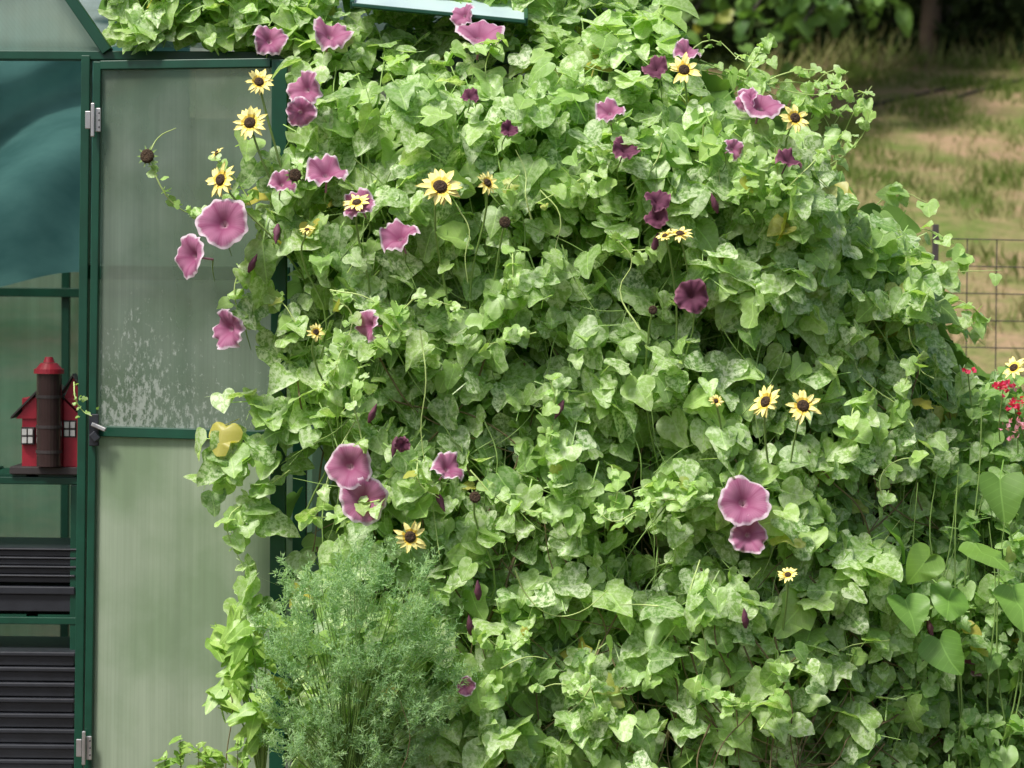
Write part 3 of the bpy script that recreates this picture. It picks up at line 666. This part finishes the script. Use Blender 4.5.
# sunflowers
M_pet=simple("pale_yellow_petal",(.88,.80,.28),.6,var=.1,scale=60,bump=0)
M_pet2=simple("gold_petal_base",(.85,.62,.08),.6,bump=0)
M_disc=simple("dark_disc",(.05,.028,.012),.9,scale=250,bump=.8,var=.6)
def sunhead(parent,px,py,r,face,Y=None,npet=14,drop=0,stem=True):
    if Y is None: Y=float(front(np.array([px*1.]),np.array([py*1.]))[0])-.15
    c=Vector(U(px,py,Y));R_=1.08*r/F*(6+Y);q=Vector(face).normalized().to_track_quat('Z','Y').to_matrix()
    vs=[];fc=[];mi=[]
    for L_ in range(2 if npet>0 else 0):
        for i in range(npet if L_==0 else npet//2):
            if random.random()<drop: continue
            t=2*math.pi*(i+.5*L_)/(npet if L_==0 else npet//2)+random.gauss(0,.09);l=R_*random.uniform(.8,1.1)*(1-.08*L_);w=R_*.15*random.uniform(.8,1.2)
            b0=len(vs);dz=random.gauss(.05-.04*L_,.14)
            d=Vector((math.cos(t),math.sin(t),0));s=Vector((-math.sin(t),math.cos(t),0));zv=Vector((0,0,1));bend=random.gauss(0,.08)
            for (u,ww,zz) in((.22,.6,.02),(.5,1.,.08+dz*.3),(.78,.75,.06+dz*.7),(1.,0.04,dz)):
                for sg in(-1,0,1): vs.append(c+q@(d*l*u+s*(sg*w*ww+bend*l*u*u)+zv*(R_*(zz-(.03 if sg==0 else 0)))))
            for a in range(3):
                for g in range(2):
                    k_=b0+a*3+g;fc.append((k_,k_+1,k_+4,k_+3));mi.append(1 if a==0 else 0)
    seg=20;b0=len(vs);dr_=R_*(.33 if npet else .6)
    for ri,zz in((1,-.12),(1,.06),(.8,.2),(.45,.26),(.05,.22)):
        for i in range(seg):
            t=2*math.pi*i/seg;vs.append(c+q@Vector((dr_*ri*math.cos(t),dr_*ri*math.sin(t),R_*zz*.8)))
    for a in range(4):
        for i in range(seg): j=(i+1)%seg;fc.append((b0+a*seg+i,b0+a*seg+j,b0+(a+1)*seg+j,b0+(a+1)*seg+i));mi.append(2)
    fc.append(tuple(b0+4*seg+i for i in range(seg)));mi.append(2)
    for i in range(10):
        t=2*math.pi*i/10;d=Vector((math.cos(t),math.sin(t),0));s=Vector((-math.sin(t),math.cos(t),0));k_=len(vs)
        for p_ in(d*dr_*.7-s*dr_*.25,d*dr_*.7+s*dr_*.25,d*dr_*1.7): vs.append(c+q@(p_+Vector((0,0,-.13*R_))))
        fc.append((k_,k_+1,k_+2));mi.append(3)
    o=obj("flower_head",vs,fc,[M_pet,M_pet2,M_disc,M_stem],parent,False)
    o.data.polygons.foreach_set('material_index',mi)
    if stem:
        e=c-q@Vector((0,0,.1*R_));curve("stalk",[[e,e+Vector((random.uniform(-.02,.02),.05,-.05)),e+Vector((random.uniform(-.05,.05),.13,-.22)),e+Vector((random.uniform(-.08,.08),.2,-.45))]],.0025,M_stem,parent,False)
sf1=empty("sunflower_plant");sf2=empty("sunflower_plant")
for a in [(259,82,14,(.2,-1,.5)),(250,123,17,(-.1,-1,.3)),(221,180,17,(-.7,-.9,.2)),(440,187,21,(.1,-1,.5)),(487,183,13,(.7,-.8,.4)),(357,203,14,(-.2,-.7,1)),(410,537,17,(.3,-.9,.1)),(316,332,9,(.3,-.9,.2)),(217,153,8,(-.8,-.4,.8)),(307,230,8,(0,-.5,1))]:
    sunhead(sf1,*a,Y=(-.32 if a[0]<300 else None),drop=.1,stem=a[0]>300)
curve("stalks_by_door",[[U(259,84,-.31),U(268,120,-.3),U(282,170,-.28),U(300,230,-.2)],[U(250,125,-.31),U(262,160,-.3),U(285,210,-.25),U(305,260,-.2)],[U(221,182,-.31),U(240,205,-.3),U(275,240,-.28),U(305,280,-.2)]],.0028,M_stem,sf1,False)
sunhead(sf1,147,156,11,(-.3,-1,.1),Y=-.26,npet=0,stem=False)
sunhead(sf1,295,175,10,(.3,-1,.1),npet=0,stem=False);sunhead(sf1,505,222,9,(.3,-1,.1),npet=0)
sunhead(sf1,475,497,9,(.3,-1,.3),npet=0)
for a in [(684,70,16,(0,-1,.35)),(795,118,15,(.2,-1,.3)),(803,406,18,(.1,-1,.4)),(766,402,17,(-.9,-.8,.5)),(788,575,10,(-.2,-.7,.9)),(680,234,13,(0,-.5,1)),(716,401,7,(.2,-.9,.3)),(390,692,8,(.3,-1,.2)),(665,236,9,(-.4,-.6,.8))]:
    sunhead(sf2,*a,drop=.15)
sunhead(sf2,653,310,7,(.2,-1,0),npet=0);sunhead(sf2,1014,368,13,(-.6,-.7,.7),Y=-.1,drop=.3,stem=False)
for par,xs0,xs1,y0,y1 in((sf1,245,330,110,260),(sf2,640,830,110,200)):
    n=28;px=rng.uniform(xs0,xs1,n);py=rng.uniform(y0,y1,n)
    k=inpoly(px,py,POLY);px,py=px[k],py[k];n=len(px)
    leaves("foliage",U(px,py,front(px,py)-.05),rng.normal(0,.4,(n,3))+[0,-.6,.7],rng.normal(0,.6,(n,3))+[0,-.2,-.6],rng.uniform(.045,.08,n),0,M_herb,par,xs=.7)

# ---------- right garden plants
hp=empty("leafy_garden_shrub")
RP=[(850,480),(900,440),(940,405),(985,385),(1010,360),(1080,350),(1080,830),(740,830),(790,700),(840,600)]
px=rng.uniform(740,1080,7600);py=rng.uniform(350,830,7600);k=inpoly(px,py,RP);px,py=px[k],py[k]
dens=nz(px/42,py/42,5.);k=rng.random(len(px))>np.clip(dens*2.4+.14,0,.95);px,py=px[k],py[k];n=len(px)
Yr=-.26+.3*np.clip((620-py)/300,0,1)+rng.uniform(0,.32,n)+nz(px/60,py/60,2.)*.15
leaves("foliage",U(px,py,Yr),np.stack([rng.normal(0,.45,n),-.65+rng.normal(0,.35,n),.7+rng.normal(0,.4,n)],1),np.stack([rng.normal(0,.8,n),-.3+rng.normal(0,.3,n),-.6+rng.normal(0,.5,n)],1),.02+.05*rng.beta(1.3,2.7,n),rng.uniform(0,.6,n),M_herb,hp,xs=.85,var=(0,.5))
ps=[]
for i in range(80):
    x=random.uniform(850,1060);y0=random.uniform(400,560);Y=random.uniform(-.25,.25);xb=x+random.uniform(-90,50)
    ps.append([U(xb,800,Y),U((xb+x)/2+random.uniform(-22,22),(800+y0)/2+40,Y),U((xb+3*x)/4+random.uniform(-12,12),y0+70,Y),U(x,y0,Y)])
curve("stems",ps,.0028,M_stem,hp,True)
P=U(np.array([888,905,975,930,1000,1012,952,880,940]),np.array([530,600,545,555,480,590,590,560,640]),-.34+rng.uniform(-.05,.03,9))
leaves("broad_leaves",P,rng.normal(0,.3,(9,3))+[0,-.85,.55],rng.normal(0,.5,(9,3))+[0,-.1,-1],rng.uniform(.07,.1,9),.15,M_broad,hp)
rf=empty("red_salvia")
M_rf=leafmat("red_petal",(.6,.02,.05),(.8,.08,.2),vein=0,yellow=(.8,.1,.2),vg=False);M_pk=leafmat("pink_petal",(.75,.25,.4),(.85,.45,.6),vein=0,yellow=(.8,.1,.2),vg=False)
for cx,cy,mt,c_,r in((1003,387,M_rf,30,5),(1015,405,M_rf,30,5),(1022,425,M_pk,34,9),(968,372,M_rf,6,3),(1010,388,M_pk,10,5)):
    q=U(cx+rng.normal(0,r,c_),cy+rng.normal(0,r*.6,c_),rng.uniform(-.18,-.12,c_))
    kites("blossoms",q,rng.normal(0,1,(c_,3))+[0,-.5,.3],.014,.013,mt,rf,wide=.6)
curve("stalks",[[U(1003,390,-.14),U(999,430,-.1),U(1004,470,0),U(985,540,.1)],[U(1015,408,-.14),U(1018,450,-.05),U(1010,520,.1)],[U(1022,430,-.14),U(1030,470,-.05),U(1025,560,.1)],[U(968,374,-.12),U(972,410,-.05),U(980,460,.1)]],.0016,M_stem,rf,False)

# ---------- feathery shrub
fs=empty("feathery_shrub")
base=U(345,800,-.5)
tw=[];pos=[];dr_=[];tn=[]
for i in range(760):
    while True:
        ex=random.uniform(235,475);ey=random.uniform(528,785)
        cx,cy=358,672
        an=math.atan2(ey-cy,ex-cx)
        e_=((ex-cx)/(104 if ex>cx else 100))**2+((ey-cy)/(128))**2
        if e_<1+.16*math.sin(an*5+1)+.14*math.sin(an*11)+.1*math.sin(an*23)+random.uniform(-.12,.08): break
    cl_=noise.noise(Vector((ex/26,ey/26,4.)))
    if cl_<-.22: continue
    bul=math.sqrt(max(0,1.1-e_));Y=-.5-.2*bul*random.uniform(.2,1)-.12*cl_
    e=U(ex,ey,Y)
    mid=base*.45+e*.55+np.array([0,0,.03])+rng.normal(0,.015,3)
    if i%4==0: tw.append([base+rng.normal(0,.02,3),mid,e])
    dd=nrmz(nrmz(e-mid)+rng.normal(0,.5,3)+np.array([0,-.1,.35]))
    L0=random.uniform(.035,.07)
    tone=random.random()
    for j in range(34):
        t_=random.random();pos.append(e-dd*.03+dd*L0*t_+rng.normal(0,.0045*(1.2-t_),3));dr_.append(dd*.6+rng.normal(0,.55,3));tn.append(min(1,max(0,tone*.6+.2*random.random()+.3*t_)))
curve("stems",tw,.0018,M_stem,fs)
pos=np.array(pos);n=len(pos)
kites("foliage",pos,np.array(dr_),rng.uniform(.008,.018,n),.003,M_fine,fs,yel=0,wide=.5,tone=np.array(tn))
# ---------- pale pepper plant
pp=empty("pepper_plant")
base=U(262,790,-.42);P=[];D=[];ps=[]
for ex,ey in((215,622),(232,608),(250,632),(228,650),(262,615),(240,668),(255,690),(270,650),(222,690),(262,720),(245,640),(236,630)):
    e=U(ex,ey,-.45+random.uniform(-.06,.05));ps.append([base,(base+e)/2+[0.01,0,.02],e])
    for j in range(6):
        t_=random.uniform(.75,1.03);P.append(base*(1-t_)+e*t_+rng.normal(0,.008,3));a=random.uniform(0,6.28);D.append((math.cos(a),-.3,-.55+.5*math.sin(a)))
curve("stems",ps,.003,M_stem,pp)
P=np.array(P);n=len(P)
leaves("foliage",P,rng.normal(0,.35,(n,3))+[0,-.6,.7],np.array(D),rng.uniform(.04,.07,n),0,M_pepper,pp,xs=.55,var=(0,.1),pet=.3,curl=.45,tone=rng.uniform(0,1,n))
sd=empty("seedlings");P=[];ps=[];D=[]
for ex in(165,180,198,206,222,238,246):
    ey=random.uniform(735,760);e=U(ex,ey,-.55);g=U(ex+random.uniform(-6,6),850,-.55);ps.append([g,(g+e)/2,e])
    for j in range(9):
        t_=random.uniform(.7,1);P.append(g*(1-t_)+e*t_);D.append((random.uniform(-1,1),random.uniform(-.6,.2),random.uniform(-.1,.9)))
curve("stems",ps,.002,M_stemd,sd);P=np.array(P);n=len(P)
leaves("foliage",P,rng.normal(0,.4,(n,3))+[0,-.5,.7],np.array(D),rng.uniform(.018,.035,n),0,M_pepper,sd,xs=.6,var=(0,.2),pet=.3)
curve("grass_stalks",[[U(225,850,-.5),U(226,760,-.5),U(232,700,-.5),U(228,690,-.5)],[U(385,800,-.6),U(410,740,-.65),U(400,700,-.66)]],.002,M_stemd,sd)

def pot(nm,px,py,r,h,Y):
    c=U(px,py,Y);prof=[(.68,0),(.95,.82),(1.08,.82),(1.1,1),(.97,1),(.93,.86),(.0,.86)];seg=36;vs=[];
    for a,z in prof:
        for i in range(seg): t=2*math.pi*i/seg;vs.append((c[0]+r*a*math.cos(t),Y+r*a*math.sin(t),c[2]-h+h*z))
    fc=[(k_*seg+i,k_*seg+(i+1)%seg,(k_+1)*seg+(i+1)%seg,(k_+1)*seg+i) for k_ in range(len(prof)-1) for i in range(seg)]
    obj(nm,vs,fc,M_terra,None,True)
pot("terracotta_pot",905,695,.11,float(U(905,695,.0)[2]),.0)
# ---------- fence
fe=empty("wire_fence");Yf=2.3;w=[]
zt_=float(U(980,239,Yf)[2])
x0=float(U(938,240,Yf)[0]);x1=x0+2.6
hs=np.linspace(.05,zt_,17)
for k_,z in enumerate(hs): w.append([(x0,Yf,z),(x0+.9,Yf+.01*math.sin(k_),z-.006),((x0+x1)/2,Yf,z),(x1,Yf,z)])
x=x0
while x<x1: w.append([(x,Yf+.004,-.02),(x+.004,Yf+.004,zt_/2),(x,Yf+.004,zt_)]);x+=.102
curve("wires",w,.0021,M_wire,fe,False)
for px in(936,1180):
    q=U(px,300,Yf);bar("fence_post",(q[0],Yf+.03,-.1),(q[0],Yf+.03,zt_+.05),.02,.02,M_wire,fe)

# ---------- light
W=bpy.data.worlds.new("World");S.world=W;W.use_nodes=True;nt=W.node_tree;bg=nt.nodes['Background']
sk=nt.nodes.new('ShaderNodeTexSky');sk.sky_type='NISHITA';sk.sun_disc=False
sd_=Vector((-.42,-.42,.95)).normalized()
sk.sun_elevation=math.asin(sd_.z);sk.sun_rotation=math.atan2(sd_.x,sd_.y)%(2*math.pi)
sk.dust_density=4;nt.links.new(sk.outputs[0],bg.inputs[0]);bg.inputs[1].default_value=.15
sl=bpy.data.lights.new("sun",'SUN');sl.energy=4.7;sl.angle=math.radians(12.0);sl.color=(1,.96,.9)
so=bpy.data.objects.new("sun",sl);S.collection.objects.link(so);so.rotation_euler=sd_.to_track_quat('Z','Y').to_euler()
